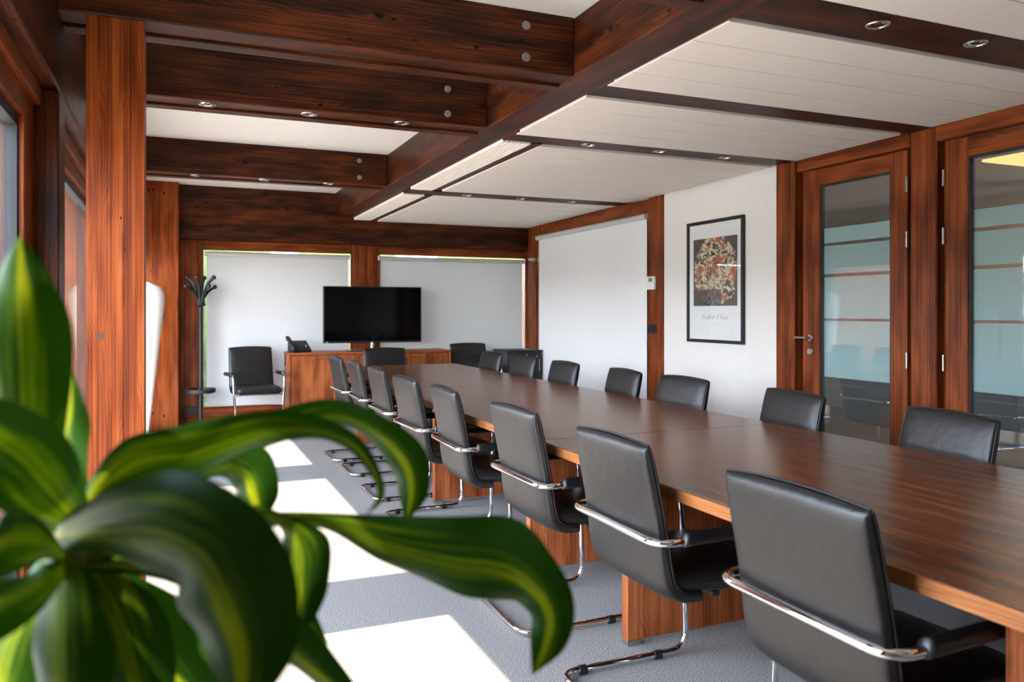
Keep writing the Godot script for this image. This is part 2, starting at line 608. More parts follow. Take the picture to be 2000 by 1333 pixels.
func make_chair() -> Node3D:
	var c := thing("conference_chair", "x", "chair", Vector3.ZERO, 0.0, "black leather cantilever chairs")
	# backrest: from the top edge down and round under the seat
	var bp := resample([Vector3(-0.268, 0.888, 0.006), Vector3(-0.267, 0.884, 0.026), Vector3(-0.264, 0.872, 0.042), Vector3(-0.256, 0.84, 0.052), Vector3(-0.243, 0.78, 0.056), Vector3(-0.222, 0.68, 0.056), Vector3(-0.205, 0.58, 0.058), Vector3(-0.193, 0.50, 0.062), Vector3(-0.175, 0.448, 0.064), Vector3(-0.13, 0.418, 0.060), Vector3(-0.07, 0.41, 0.05)], 4)
	var path := []
	var th := []
	var wd := []
	for i in bp.size():
		var q: Vector3 = bp[i]
		path.append(Vector2(q.x, q.y))
		th.append(q.z)
		wd.append(0.462 + 0.012 * clampf((0.88 - q.y) / 0.4, 0.0, 1.0))
	var back := obj("backrest", grid(cushion_rows(path, th, wd, true), true, true), M.leather, c)
	for s in [-1.0, 1.0]:
		var seam := []
		for i in range(3, path.size() - 2, 2):
			var p: Vector2 = path[i]
			var t: Vector2 = (path[i + 1] - path[i - 1]).normalized()
			var q: Vector2 = p + Vector2(-t.y, t.x) * th[i] * 0.16
			seam.append(Vector3(q.x, q.y, s * (wd[i] * 0.5 + 0.0015)))
		obj("piping", tube(seam, 0.0032, false, 6), M.piping, back)
	var top_seam := []
	for k in 15:
		var zz := lerpf(-0.227, 0.227, k / 14.0)
		top_seam.append(Vector3(-0.262, 0.889 + 0.012 * (1.0 - pow(zz / 0.232, 2.0)), zz))
	obj("piping", tube(top_seam, 0.0032, false, 6), M.piping, back)
	# seat cushion
	var sp := resample([Vector3(-0.17, 0.452, 0.03), Vector3(-0.15, 0.453, 0.062), Vector3(-0.08, 0.452, 0.078), Vector3(0.04, 0.447, 0.082), Vector3(0.16, 0.448, 0.08), Vector3(0.235, 0.442, 0.07), Vector3(0.262, 0.436, 0.05), Vector3(0.27, 0.432, 0.012)], 4)
	path = []
	th = []
	wd = []
	for q in sp:
		path.append(Vector2(q.x, q.y))
		th.append(q.z)
		wd.append(0.465 - (0.03 if q.x > 0.25 else 0.0))
	obj("seat", grid(cushion_rows(path, th, wd, false), true, true), M.leather, c)
	# frame
	var r := 0.0125
	var fp := fillet([Vector3(-0.33, 0.018, -0.238), Vector3(0.205, 0.018, -0.238), Vector3(0.205, 0.612, -0.272), Vector3(-0.262, 0.602, -0.282), Vector3(-0.262, 0.602, 0.282), Vector3(0.205, 0.612, 0.272), Vector3(0.205, 0.018, 0.238), Vector3(-0.33, 0.018, 0.238)], 0.075, true, 7)
	var fr := obj("frame", tube(fp, r, true, 12), M.chrome, c)
	obj("crossbar", tube([Vector3(0.204, 0.398, -0.258), Vector3(0.204, 0.398, 0.258)], 0.009, false, 8), M.chrome, c)
	for s in [-1.0, 1.0]:
		obj("armrest", tube(smooth([Vector3(-0.165, 0.608, s * 0.281), Vector3(-0.155, 0.61, s * 0.281), Vector3(0.0, 0.613, s * 0.278), Vector3(0.125, 0.615, s * 0.2745), Vector3(0.135, 0.615, s * 0.274)], 4), 0.0215, false, 14), M.plastic, c)
		for x in [-0.24, 0.075]:
			obj("glide", tube([Vector3(x - 0.014, 0.0165, s * 0.238), Vector3(x + 0.014, 0.0165, s * 0.238)], 0.0165, false, 12), M.plastic, fr)
		obj("bracket", bx(-0.015, 0.015, 0.393, 0.412, -s * 0.20 - 0.012, -s * 0.20 + 0.012), M.black, c)
	return c

# ---------------------------------------------------------------- coat stand
func coat_stand(at: Vector3) -> void:
	var c := thing("coat_stand", "black metal coat stand with curved hooks in the far corner", "coat stand", at)
	obj("base", lathe([Vector2(0.0, 0.012), Vector2(0.19, 0.012), Vector2(0.2, 0.03), Vector2(0.222, 0.036), Vector2(0.228, 0.026), Vector2(0.228, 0.006), Vector2(0.22, 0.0), Vector2(0.0, 0.0)], Vector3.ZERO, 40), M.black, c)
	obj("pole", lathe([Vector2(0.0, 1.40), Vector2(0.022, 1.40), Vector2(0.022, 0.06), Vector2(0.032, 0.012), Vector2(0.0, 0.012)], Vector3.ZERO, 20), M.black, c)
	var tr := obj("umbrella_ring", lathe([Vector2(0.135, 0.40), Vector2(0.155, 0.405), Vector2(0.158, 0.445), Vector2(0.150, 0.448), Vector2(0.146, 0.415), Vector2(0.03, 0.412), Vector2(0.022, 0.40), Vector2(0.135, 0.40)], Vector3.ZERO, 36), M.black, c)
	obj("socket", lathe([Vector2(0.023, 0.455), Vector2(0.034, 0.45), Vector2(0.034, 0.398), Vector2(0.023, 0.392)], Vector3.ZERO, 18), M.black, tr)
	obj("collar", lathe([Vector2(0.0, 1.42), Vector2(0.03, 1.42), Vector2(0.05, 1.375), Vector2(0.055, 1.362), Vector2(0.03, 1.352), Vector2(0.022, 1.34)], Vector3.ZERO, 20), M.black, c)
	for k in 8:
		var an := TAU * k / 8.0 + 0.3
		var tall := k % 2 == 0
		var d := Vector3(cos(an), 0, sin(an))
		var reach := 0.135 if tall else 0.165
		var top := 1.665 if tall else 1.565
		var hk := obj("hook", tube(smooth([d * 0.028 + Vector3.UP * 1.37, d * 0.035 + Vector3.UP * lerpf(1.37, top, 0.35), d * reach * 0.55 + Vector3.UP * lerpf(1.37, top, 0.75), d * reach + Vector3.UP * top], 5), 0.0155, false, 9), M.black, c)
		obj("knob", ball(d * (reach + 0.006) + Vector3.UP * (top + 0.004), 0.025), M.black, hk)

# ---------------------------------------------------------------- openings
# a leaf in the right wall between depths d0 < d1; hinge_near says on which side the hinges are
func glass_door(nm: String, d0: float, d1: float, hinge_near: bool, with_handle: bool) -> void:
	var x := 4.30
	var n := setting(nm)
	var s0 := d0 + 0.13
	var s1 := d1 - 0.165
	if not hinge_near:
		s0 = d0 + 0.165
		s1 = d1 - 0.15
	obj("stile", bx(x, x + 0.05, 0.01, 2.33, d0, s0, 1, 0.003), M.frame, n)
	obj("stile", bx(x, x + 0.05, 0.01, 2.33, s1, d1, 1, 0.003), M.frame, n)
	obj("rail", bx(x + 0.001, x + 0.05, 2.212, 2.33, s0, s1, 2, 0.003), M.frame, n)
	obj("rail", bx(x + 0.001, x + 0.05, 0.01, 0.16, s0, s1, 2, 0.003), M.frame, n)
	var mb := MB.new()
	for q in [[s0, s0 + 0.012, 0.16, 2.212], [s1 - 0.012, s1, 0.16, 2.212], [s0, s1, 0.16, 0.172], [s0, s1, 2.2, 2.212]]:
		box_in(mb, Vector3(x + 0.008, q[2], -q[1]), Vector3(x + 0.042, q[3], -q[0]), 1, 0.001)
	obj("gasket", mb.mesh(), M.gasket, n)
	for px in [0.016, 0.030]:
		var pane := obj("pane", sheet(x + px, 0.165, 2.207, s0 + 0.005, s1 - 0.005), M.glass, n)
		if px > 0.02:
			for b in [[0.826, 1.230], [1.248, 1.544], [1.567, 1.767], [1.789, 1.896]]:
				obj("frosted_band", sheet(x + 0.034, b[0], b[1], s0 + 0.012, s1 - 0.012), M.frost, pane)
	for y in [2.108, 1.756, 0.985]:
		var hd := d0 - 0.004 if hinge_near else d1 + 0.006
		obj("hinge", tube([Vector3(x - 0.008, y - 0.05, -hd), Vector3(x - 0.008, y + 0.05, -hd)], 0.009, false, 10), M.steel, n)
	if with_handle:
		var hd := s1 + 0.085
		var h := obj("handle", tube(fillet([Vector3(x - 0.002, 1.104, -hd), Vector3(x - 0.055, 1.104, -hd), Vector3(x - 0.055, 1.104, -hd - 0.105)], 0.014), 0.0095, false, 12), M.steel, n)
		var rose := lathe([Vector2(0.0, 0.012), Vector2(0.022, 0.012), Vector2(0.026, 0.008), Vector2(0.026, 0.0)], Vector3.ZERO, 22)
		for y in [1.104, 1.003]:
			var o := obj("rose", rose, M.steel, h)
			o.position = Vector3(x, y, -hd)
			o.rotation.z = PI / 2.0
		obj("thumb_turn", bx(x - 0.03, x - 0.01, 0.985, 1.021, hd - 0.005, hd + 0.005), M.steel, n)

# an upright pane across x
func sheet(x: float, y0: float, y1: float, d0: float, d1: float) -> ArrayMesh:
	var mb := MB.new()
	mb.quad(Vector3(x, y0, -d0), Vector3(x, y1, -d0), Vector3(x, y1, -d1), Vector3(x, y0, -d1), Vector3(-1, 0, 0), Vector2(0, 1), Vector2(0, 0), Vector2(1, 0), Vector2(1, 1))
	return mb.mesh()

func sheet_d(d: float, x0: float, x1: float, y0: float, y1: float) -> ArrayMesh:
	var mb := MB.new()
	mb.quad(Vector3(x0, y0, -d), Vector3(x0, y1, -d), Vector3(x1, y1, -d), Vector3(x1, y0, -d), Vector3(0, 0, 1), Vector2(0, 1), Vector2(0, 0), Vector2(1, 0), Vector2(1, 1))
	return mb.mesh()

func roller_blind_far(label: String, x0: float, x1: float, y0: float, y1: float, d: float) -> void:
	var b := thing("roller_blind", label, "blind", Vector3(0, 0, 0), 0.0, "white roller blinds")
	obj("roller", tube([Vector3(x0, y1 - 0.026, -d + 0.028), Vector3(x1, y1 - 0.026, -d + 0.028)], 0.026, false, 16), M.alu, b)
	obj("fabric", bx(x0 + 0.012, x1 - 0.012, y0 + 0.02, y1 - 0.026, d - 0.004, d - 0.002, 0, 0.0), M.blind, b)
	obj("hem_bar", bx(x0 + 0.012, x1 - 0.012, y0, y0 + 0.024, d - 0.009, d + 0.003), M.alu, b)
	for x in [x0 - 0.012, x1]:
		obj("bracket", bx(x, x + 0.012, y1 - 0.055, y1 + 0.004, d - 0.058, d), M.offwhite, b)

func downlight(label: String, x: float, y: float, d: float) -> void:
	var o := thing("downlight", label, "light", Vector3(x, y, -d), 0.0, "recessed downlights in the beams")
	obj("trim_ring", lathe([Vector2(0.033, 0.004), Vector2(0.035, -0.004), Vector2(0.044, -0.005), Vector2(0.047, 0.0)], Vector3.ZERO, 28), M.steel, o)
	obj("reflector", lathe([Vector2(0.033, 0.003), Vector2(0.027, -0.0015), Vector2(0.012, 0.002), Vector2(0.0, 0.002)], Vector3.ZERO, 24), M.chrome, o)

func bolt(parent: Node, x: float, y: float, d: float) -> void:
	if not M.has("bolt_mesh"):
		M.bolt_mesh = lathe([Vector2(0.0, 0.012), Vector2(0.008, 0.012), Vector2(0.009, 0.004), Vector2(0.018, 0.004), Vector2(0.021, 0.002), Vector2(0.021, -0.002)], Vector3.ZERO, 20)
	var o := obj("bolt", M.bolt_mesh, M.dull_steel, parent)
	o.position = Vector3(x, y, -d)
	o.rotation.x = PI / 2.0

# ---------------------------------------------------------------- trees
func tree(label: String, at: Vector3, h: float, r: float, m: Material, sd: int, grp := "trees beyond the terrace") -> void:
	var t := thing("tree", label, "tree", at, 0.0, grp)
	obj("trunk", tube([Vector3.ZERO, Vector3(0.05, h * 0.3, 0), Vector3(0, h * 0.62, 0.05)], 0.028 * h, false, 8, 0.015 * h), M.bark, t)
	var n := FastNoiseLite.new()
	n.seed = sd
	n.frequency = 0.9
	n.fractal_octaves = 3
	var rows := []
	for i in 19:
		var f := PI * i / 18.0
		var ring := []
		for k in 26:
			var an := TAU * k / 26.0
			var d := Vector3(sin(f) * cos(an), cos(f), sin(f) * sin(an))
			ring.append(Vector3(0, h * 0.66, 0) + d * Vector3(r, h * 0.36, r) * (1.0 + 0.45 * n.get_noise_3dv(d * 2.4)))
		rows.append(ring)
	obj("crown", grid(rows, true, false), m, t)

const LEAVES := [
	[[-0.128,1.0928,-0.9238,0.014,0.003,0.0059],[-0.135,1.1532,-0.905,0.0302,0.0034,0.007],[-0.1343,1.2256,-0.883,0.0403,0.0014,0.0079],[-0.1343,1.2942,-0.8721,0.0377,0.0007,0.0087],[-0.1343,1.3377,-0.8721,0.0211,-0.0003,0.0069],[-0.1334,1.3706,-0.8717,0.0009,-0.0,0.0004]],
	[[-0.1095,1.0662,-0.9594,0.0109,0.0011,0.0046],[-0.1149,1.1127,-0.9725,0.0224,0.0003,0.0209],[-0.1132,1.1604,-0.9827,0.0233,-0.0037,0.0218],[-0.106,1.1991,-0.9796,0.0146,-0.003,0.0115],[-0.1014,1.2368,-0.9777,0.001,-0.0001,0.0004]],
	[[-0.0856,1.0934,-0.8623,0.0106,0.0091,0.0045],[-0.1017,1.1412,-0.8039,0.0282,0.0198,-0.0071],[-0.1213,1.1801,-0.7688,0.0255,0.0244,-0.0125],[-0.1433,1.2033,-0.7347,0.0102,0.0273,-0.013],[-0.1779,1.2026,-0.7277,-0.0001,0.0012,-0.0]],
	[[-0.0786,1.1105,-0.881,0.0052,-0.0071,0.0022],[-0.0332,1.1469,-0.8835,0.0136,-0.0227,-0.0042],[0.0195,1.1536,-0.8828,0.012,-0.0243,-0.0119],[0.0797,1.1717,-0.8789,0.0085,-0.0202,-0.0093],[0.1361,1.174,-0.8658,0.0004,-0.0133,-0.0051],[0.1764,1.1576,-0.8486,-0.005,-0.0079,-0.0031],[0.1991,1.1236,-0.839,-0.0045,-0.0024,-0.0019],[0.2026,1.099,-0.8375,-0.0034,0.0009,-0.0015],[0.1895,1.0826,-0.8431,-0.0004,0.0004,-0.0002]],
	[[-0.0846,1.0878,-0.9488,0.0038,-0.0076,0.0016],[-0.0208,1.1174,-0.9651,0.0096,-0.0164,-0.0031],[0.0491,1.1388,-0.9789,0.0111,-0.0193,-0.0082],[0.1227,1.1625,-0.9693,0.0102,-0.0201,-0.0088],[0.1803,1.1751,-0.9557,0.0019,-0.0166,-0.0076],[0.2265,1.1531,-0.936,-0.0074,-0.0161,-0.0109],[0.2563,1.1182,-0.9233,-0.0173,-0.0115,-0.0129],[0.2625,1.0815,-0.9207,-0.0162,0.0005,-0.0086],[0.2546,1.049,-0.924,-0.0011,0.0003,-0.0005]],
	[[-0.1009,1.0893,-0.8471,0.0014,-0.0123,0.0006],[-0.0622,1.1052,-0.7871,0.0053,-0.0295,-0.0064],[-0.0156,1.1184,-0.7239,-0.0043,-0.0457,-0.0126],[0.0209,1.1054,-0.6866,-0.0306,-0.0385,-0.0233],[0.0411,1.0678,-0.6671,-0.0393,-0.018,-0.0242],[0.0508,1.0276,-0.6522,-0.0323,-0.003,-0.0172],[0.0478,0.9756,-0.6534,-0.0011,0.0001,-0.0005]],
	[[0.0535,1.0876,-0.8683,-0.0009,-0.0073,-0.0004],[0.1021,1.0759,-0.8694,-0.0011,-0.0106,-0.0092],[0.1236,1.0499,-0.8603,-0.0211,-0.0095,-0.0141],[0.1245,1.0121,-0.8598,-0.0249,0.0016,-0.0106],[0.1196,0.9769,-0.862,-0.0167,0.0029,-0.0071],[0.1156,0.9514,-0.8637,-0.001,0.0002,-0.0004]],
	[[-0.0854,1.0773,-0.9056,0.0002,-0.0072,0.0001],[0.005,1.0689,-0.9107,0.0018,-0.0091,-0.0029],[0.0992,1.0675,-0.9141,0.0016,-0.0085,-0.0027],[0.1601,1.0599,-0.9099,-0.0008,-0.011,-0.0036],[0.2242,1.0367,-0.8827,-0.0049,-0.0284,-0.0089],[0.285,1.0236,-0.8459,-0.0053,-0.0446,-0.0092],[0.3366,1.0182,-0.8131,-0.0129,-0.0447,-0.01],[0.3663,0.9962,-0.7896,-0.0188,-0.0217,-0.0153],[0.3785,0.9673,-0.779,-0.0203,-0.0037,-0.0133],[0.3713,0.9359,-0.7767,-0.0164,0.006,-0.007],[0.357,0.9066,-0.7827,-0.0009,0.0005,-0.0004]],
	[[-0.0046,1.0427,-0.8496,-0.0041,-0.009,-0.0018],[0.0617,1.0,-0.8431,-0.0078,-0.0199,-0.0125],[0.1044,0.9639,-0.825,-0.012,-0.0209,-0.0158],[0.1423,0.9278,-0.8088,-0.01,-0.0159,-0.0127],[0.1898,0.8814,-0.7886,-0.0006,-0.0008,-0.0003]],
	[[-0.0918,1.0764,-0.8214,-0.0145,-0.0002,-0.0062],[-0.0875,1.0457,-0.787,-0.0268,-0.0002,-0.0175],[-0.0863,1.0012,-0.7756,-0.0323,0.0,-0.0194],[-0.0863,0.953,-0.7756,-0.0271,0.0001,-0.0144],[-0.0867,0.9004,-0.7758,-0.0012,0.0,-0.0005]],
	[[-0.1036,1.0591,-0.8699,-0.0118,0.0071,-0.005],[-0.1228,1.0225,-0.8564,-0.0221,0.013,-0.0182],[-0.1385,0.9792,-0.8522,-0.0295,0.0101,-0.0211],[-0.1451,0.9326,-0.8441,-0.0231,0.0035,-0.0151],[-0.1494,0.8769,-0.8459,-0.0013,0.0001,-0.0005]],
	[[-0.0996,1.0391,-0.9552,-0.0127,-0.0086,-0.0054],[-0.0765,0.9886,-0.9671,-0.0289,-0.0254,-0.005],[-0.0208,0.9246,-0.9651,-0.0378,-0.0337,-0.0064],[0.0209,0.8623,-0.9474,-0.0324,-0.0184,-0.0138],[0.0418,0.7942,-0.9385,-0.0015,-0.0005,-0.0006]],
	[[-0.0913,1.0736,-0.7995,-0.0058,0.0076,-0.0025],[-0.1095,1.0653,-0.7638,-0.0037,0.0155,-0.0154],[-0.1345,1.0617,-0.7418,-0.0027,0.0172,-0.0158],[-0.1636,1.0518,-0.7216,-0.0005,0.001,-0.0002]],
	[[-0.0832,1.0578,-0.883,-0.009,-0.0071,-0.0038],[-0.0532,1.0125,-0.8702,-0.0282,-0.0144,-0.0059],[-0.036,0.9572,-0.8629,-0.0333,-0.0084,-0.0075],[-0.0277,0.902,-0.8594,-0.023,-0.0027,-0.0098],[-0.0254,0.8517,-0.8584,-0.0009,-0.0001,-0.0004]],
	[[-0.0218,1.0913,-1.009,0.0044,-0.0095,0.0019],[0.0395,1.1182,-1.0156,0.0079,-0.0225,-0.0058],[0.0797,1.107,-1.0093,-0.0149,-0.0257,-0.0124],[0.0911,1.0761,-1.0045,-0.0244,-0.006,-0.0104],[0.094,1.039,-1.0033,-0.0017,-0.0002,-0.0007]],
	[[-0.0927,1.0976,-0.7784,0.0016,0.0104,0.0007],[-0.11,1.1136,-0.7423,0.0053,0.0223,-0.0147],[-0.1266,1.1164,-0.7167,-0.0011,0.0211,-0.0176],[-0.1601,1.1021,-0.7201,-0.0004,0.0011,-0.0002]],
	[[-0.0052,1.0324,-0.9585,-0.0027,-0.011,-0.0011],[0.0747,1.0031,-0.9462,-0.0104,-0.0203,0.0042],[0.1174,0.9741,-0.9281,-0.0119,-0.0148,-0.0051],[0.1601,0.9219,-0.9099,-0.0012,-0.0012,-0.0005]],
]

func plant() -> void:
	var p := thing("potted_dracaena", "large green and yellow striped dracaena in the near left corner", "plant", Vector3(-0.12, 0, -0.92))
	var o := p.position
	obj("pot", lathe([Vector2(0.0, 0.0), Vector2(0.125, 0.0), Vector2(0.165, 0.34), Vector2(0.172, 0.36), Vector2(0.155, 0.36), Vector2(0.15, 0.31), Vector2(0.0, 0.31)], Vector3.ZERO, 32), M.pot, p)
	obj("soil", lathe([Vector2(0.149, 0.315), Vector2(0.08, 0.325), Vector2(0.0, 0.33)], Vector3.ZERO, 24), M.soil, p)
	obj("stem", tube(smooth([Vector3(0, 0.31, 0), Vector3(0.012, 0.55, 0.01), Vector3(0.0, 0.8, 0.02), Vector3(0.02, 1.0, 0.03), Vector3(0.025, 1.08, 0.03)], 5), 0.03, false, 12, 0.02), M.stem, p)
	var heart := Vector3(-0.095, 1.05, -0.885)
	for L in LEAVES:
		var cs := [heart - o]
		var ws := [Vector3(L[0][3], L[0][4], L[0][5]) * 0.5]
		for q in L:
			cs.append(Vector3(q[0], q[1], q[2]) - o)
			ws.append(Vector3(q[3], q[4], q[5]))
		cs = smooth(cs, 6)
		ws = smooth(ws, 6)
		var n := cs.size()
		var mb := MB.new()
		var rows := []
		for i in n:
			var t: Vector3 = (cs[mini(n - 1, i + 1)] - cs[maxi(0, i - 1)]).normalized()
			var w: Vector3 = ws[i]
			var nr := t.cross(w).normalized()
			var ring := []
			for k in 13:
				var s := k / 6.0 - 1.0
				var wave := 0.10 * w.length() * sin(i * 0.55 + s * 2.0) * s * s
				ring.append(cs[i] + w * s + nr * (0.30 * w.length() * s * s + wave))
			rows.append(ring)
		grid_in(mb, rows)
		for i in n:
			for k in 13:
				mb.uv[i * 13 + k] = Vector2(k / 12.0, float(i) / n)
		obj("leaf", mb.mesh(), M.leaf, p)

func panel_y(d: float) -> float:
	return 2.381 + 0.0065 * (9.49 - d)

func _ready() -> void:
	rng.seed = 12
	# ------------------------------------------------------------ camera
	var cam := Camera3D.new()
	cam.name = "camera"
	var at := CameraAttributesPhysical.new()
	at.frustum_focal_length = 27.94
	at.frustum_focus_distance = 4.2
	at.frustum_near = 0.05
	at.frustum_far = 400.0
	at.exposure_aperture = 3.4
	cam.attributes = at
	cam.projection = Camera3D.PROJECTION_FRUSTUM
	cam.near = 0.05
	cam.far = 400.0
	cam.size = 0.05 * 1333.0 / 1552.0
	cam.frustum_offset = Vector2(0.0, -0.05 * (666.5 - 608.0) / 1552.0)
	cam.position = Vector3(0, 1.3, 0)
	cam.rotation_degrees = Vector3(0, -23.04, 0)
	add_child(cam)
	cam.current = true
	# ------------------------------------------------------------ sky and sun
	var env := Environment.new()
	env.background_mode = Environment.BG_SKY
	var sky := Sky.new()
	var sm := ProceduralSkyMaterial.new()
	sm.sky_top_color = Color(0.62, 0.685, 0.785)
	sm.sky_horizon_color = Color(0.89, 0.905, 0.925)
	sm.sky_curve = 0.14
	sm.ground_bottom_color = Color(0.42, 0.40, 0.36)
	sm.ground_horizon_color = Color(0.62, 0.62, 0.60)
	sm.sky_energy_multiplier = 3.0
	sky.sky_material = sm
	env.sky = sky
	env.tonemap_mode = Environment.TONE_MAPPER_LINEAR
	env.tonemap_exposure = 3.0
	env.sdfgi_enabled = true
	env.ssao_enabled = true
	env.ssil_enabled = true
	var we := WorldEnvironment.new()
	we.name = "environment"
	we.environment = env
	add_child(we)
	var sun := DirectionalLight3D.new()
	sun.name = "sun"
	sun.light_energy = 3.5
	sun.light_color = Color(1.0, 0.94, 0.86)
	sun.light_angular_distance = 0.55
	sun.shadow_enabled = true
	sun.sky_mode = DirectionalLight3D.SKY_MODE_LIGHT_ONLY
	add_child(sun)
	sun.look_at_from_position(Vector3.ZERO, Vector3(1.0, -1.196, 0.0))

	make_materials()

	# ------------------------------------------------------------ shell
	var o: Node3D
	o = obj("floor", bx(-0.62, 8.4, -0.2, 0.0, -2.7, 9.75, 0, 0.0), M.carpet)
	o.set_meta("kind", "structure")
	var ceil := setting("ceiling")
	obj("slab", bx(-0.9, 8.4, 2.70, 2.98, -2.8, 9.85, 0, 0.0), M.white, ceil)
	# hung panels on the right: planks side by side with open joints
	for bay in [[-2.58, 2.215, 1.985], [2.51, 3.455, 1.985], [3.675, 4.60, 1.985], [4.86, 6.96, 2.262], [7.245, 9.47, 2.262]]:
		var cnt := maxi(1, int(round((bay[1] - bay[0]) / 0.262)))
		for k in cnt:
			var a: float = lerpf(bay[0], bay[1], float(k) / cnt)
			var b: float = lerpf(bay[0], bay[1], float(k + 1) / cnt)
			var y := panel_y((a + b) * 0.5)
			obj("panel", bx(bay[2], 4.245, y, y + 0.020, a + 0.0012, b - 0.0012, 0, 0.0015), M.panel, ceil)
	obj("backing_board", bx(1.973, 2.34, 2.47, 2.49, 4.76, 9.47, 2, 0.0), M.beam, ceil)
	for seg in [[4.80, 7.0], [7.235, 9.47]]:
		var y := panel_y((seg[0] + seg[1]) * 0.5)
		obj("vent_tray", bx(1.975, 2.186, y + 0.014, y + 0.03, seg[0], seg[1], 2, 0.001), M.panel, ceil)
		obj("gap_bar", bx(2.188, 2.258, y + 0.007, y + 0.03, seg[0], seg[1], 2, 0.001), M.beam, ceil)
		for k in 7:
			var x0 := 1.977 + k * 0.0299
			obj("slat", bx(x0, x0 + 0.022, y, y + 0.016, seg[0], seg[1], 2, 0.002), M.panel, ceil)

	# left wall: glazing between posts, stepped frames under an edge beam
	var wl := setting("wall_left")
	obj("edge_beam", bx(-0.60, -0.40, 2.142, 2.70, -2.6, 9.6, 2, 0.006), M.beam, wl)
	obj("frame_strip", bx(-0.60, -0.459, 2.077, 2.141, -2.6, 9.6, 2, 0.003), M.frame, wl)
	obj("plinth", bx(-0.60, -0.46, 0.0, 0.10, -2.6, 9.6, 2, 0.004), M.frame, wl)
	obj("solid_wall", bx(-0.60, -0.46, 0.10, 2.14, -2.6, 0.43, 2, 0.0), M.white, wl)
	for d in [0.52, 3.54, 6.55]:
		obj("post", bx(-0.59, -0.402, 0.10, 2.141, d - 0.09, d + 0.09, 1, 0.006), M.beam, wl)
	var wi := 0
	for w in [[0.61, 3.45], [3.63, 6.46], [6.64, 9.36]]:
		wi += 1
		var n := setting("window_%d" % wi)
		var a: float = w[0]
		var b: float = w[1]
		obj("stile", bx(-0.575, -0.486, 0.10, 2.076, a, a + 0.2, 1, 0.003), M.frame, n)
		obj("stile", bx(-0.575, -0.486, 0.10, 2.076, b - 0.2, b, 1, 0.003), M.frame, n)
		obj("rail", bx(-0.575, -0.484, 1.994, 2.076, a + 0.2, b - 0.2, 2, 0.003), M.frame, n)
		obj("rail", bx(-0.575, -0.486, 0.10, 0.20, a + 0.2, b - 0.2, 2, 0.003), M.frame, n)
		var mb := MB.new()
		for q in [[a + 0.2, a + 0.216, 0.2, 1.994], [b - 0.216, b - 0.2, 0.2, 1.994], [a + 0.2, b - 0.2, 0.2, 0.216], [a + 0.2, b - 0.2, 1.952, 1.994]]:
			box_in(mb, Vector3(-0.555, q[2], -q[1]), Vector3(-0.505, q[3], -q[0]), 1, 0.001)
		obj("gasket", mb.mesh(), M.gasket, n)
		for x in [-0.54, -0.522]:
			obj("pane", sheet(x, 0.205, 1.96, a + 0.205, b - 0.205), M.glass, n)

	# far wall: two windows in timber under a deep beam
	var wf := setting("wall_far")
	obj("sill_panel", bx(0.05, 4.40, 0.0, 0.10, 9.60, 9.72, 0, 0.004), M.frame, wf)
	obj("sill_panel", bx(0.05, 4.40, 0.102, 0.199, 9.605, 9.72, 0, 0.004), M.frame, wf)
	obj("side_panel", bx(0.05, 0.253, 0.2, 2.10, 9.60, 9.72, 1, 0.003), M.frame, wf)
	obj("side_panel", bx(4.30, 4.42, 0.2, 2.10, 9.60, 9.72, 1, 0.003), M.frame, wf)
	for q in [[1.99, 2.055], [2.057, 2.20], [2.202, 2.275]]:
		obj("mullion", bx(q[0], q[1], 0.2, 2.10, 9.585, 9.70, 1, 0.004), M.frame, wf)
	obj("outer_wall", bx(-0.6, 0.05, 0.0, 2.7, 9.62, 9.75, 0, 0.0), M.frame, wf)
	obj("outer_wall", bx(4.40, 8.4, 0.0, 2.7, 9.62, 9.75, 0, 0.0), M.white, wf)
	obj("lintel", bx(0.05, 4.40, 2.10, 2.7, 9.64, 9.75, 0, 0.0), M.frame, wf)
	for w in [[0.255, 1.988, 0.2], [2.277, 4.298, 0.2]]:
		wi += 1
		var n := setting("window_%d" % wi)
		obj("stile", bx(w[0], w[0] + 0.05, 0.2, 2.098, 9.61, 9.70, 1, 0.003), M.frame, n)
		obj("stile", bx(w[1] - 0.022, w[1], 0.2, 2.098, 9.61, 9.70, 1, 0.003), M.frame, n)
		obj("rail", bx(w[0] + 0.05, w[1] - 0.022, 1.995, 2.098, 9.61, 9.70, 0, 0.003), M.frame, n)
		obj("rail", bx(w[0] + 0.05, w[1] - 0.022, 0.2, 0.212, 9.61, 9.70, 0, 0.003), M.frame, n)
		if w[0] > 1.0:
			obj("spandrel", bx(w[0] + 0.05, w[1] - 0.022, 0.212, 0.74, 9.64, 9.68, 0, 0.002), M.offwhite, n)
		for d in [9.665, 9.685]:
			obj("pane", sheet_d(d, w[0] + 0.05, w[1] - 0.022, 0.212, 1.995), M.glass, n)
	roller_blind_far("white roller blind behind the coat stand and visitor chair", 0.328, 1.952, 0.215, 1.975, 9.635)
	roller_blind_far("white roller blind right of the television on the far wall", 2.31, 4.255, 0.765, 1.975, 9.635)

	# near wall and the wall behind the glass doors' room
	o = obj("wall_near", bx(-0.6, 8.4, 0.0, 2.7, -2.75, -2.6, 0, 0.0), M.white)
	o.set_meta("kind", "structure")
	o = obj("wall_back", bx(8.25, 8.4, 0.0, 2.7, -2.6, 9.62, 0, 0.0), M.white)
	o.set_meta("kind", "structure")

	# right wall: timber posts, a blind, a white panel and two glass doors
	var wr := setting("wall_right")
	obj("backing", bx(4.345, 4.42, 0.0, 2.7, 6.40, 9.62, 2, 0.0), M.white, wr)
	obj("white_panel", bx(4.30, 4.42, 0.0, 2.70, 4.835, 6.405, 2, 0.0), M.white, wr)
	obj("overpanel", bx(4.33, 4.42, 2.44, 2.70, -2.6, 4.835, 2, 0.0), M.white, wr)
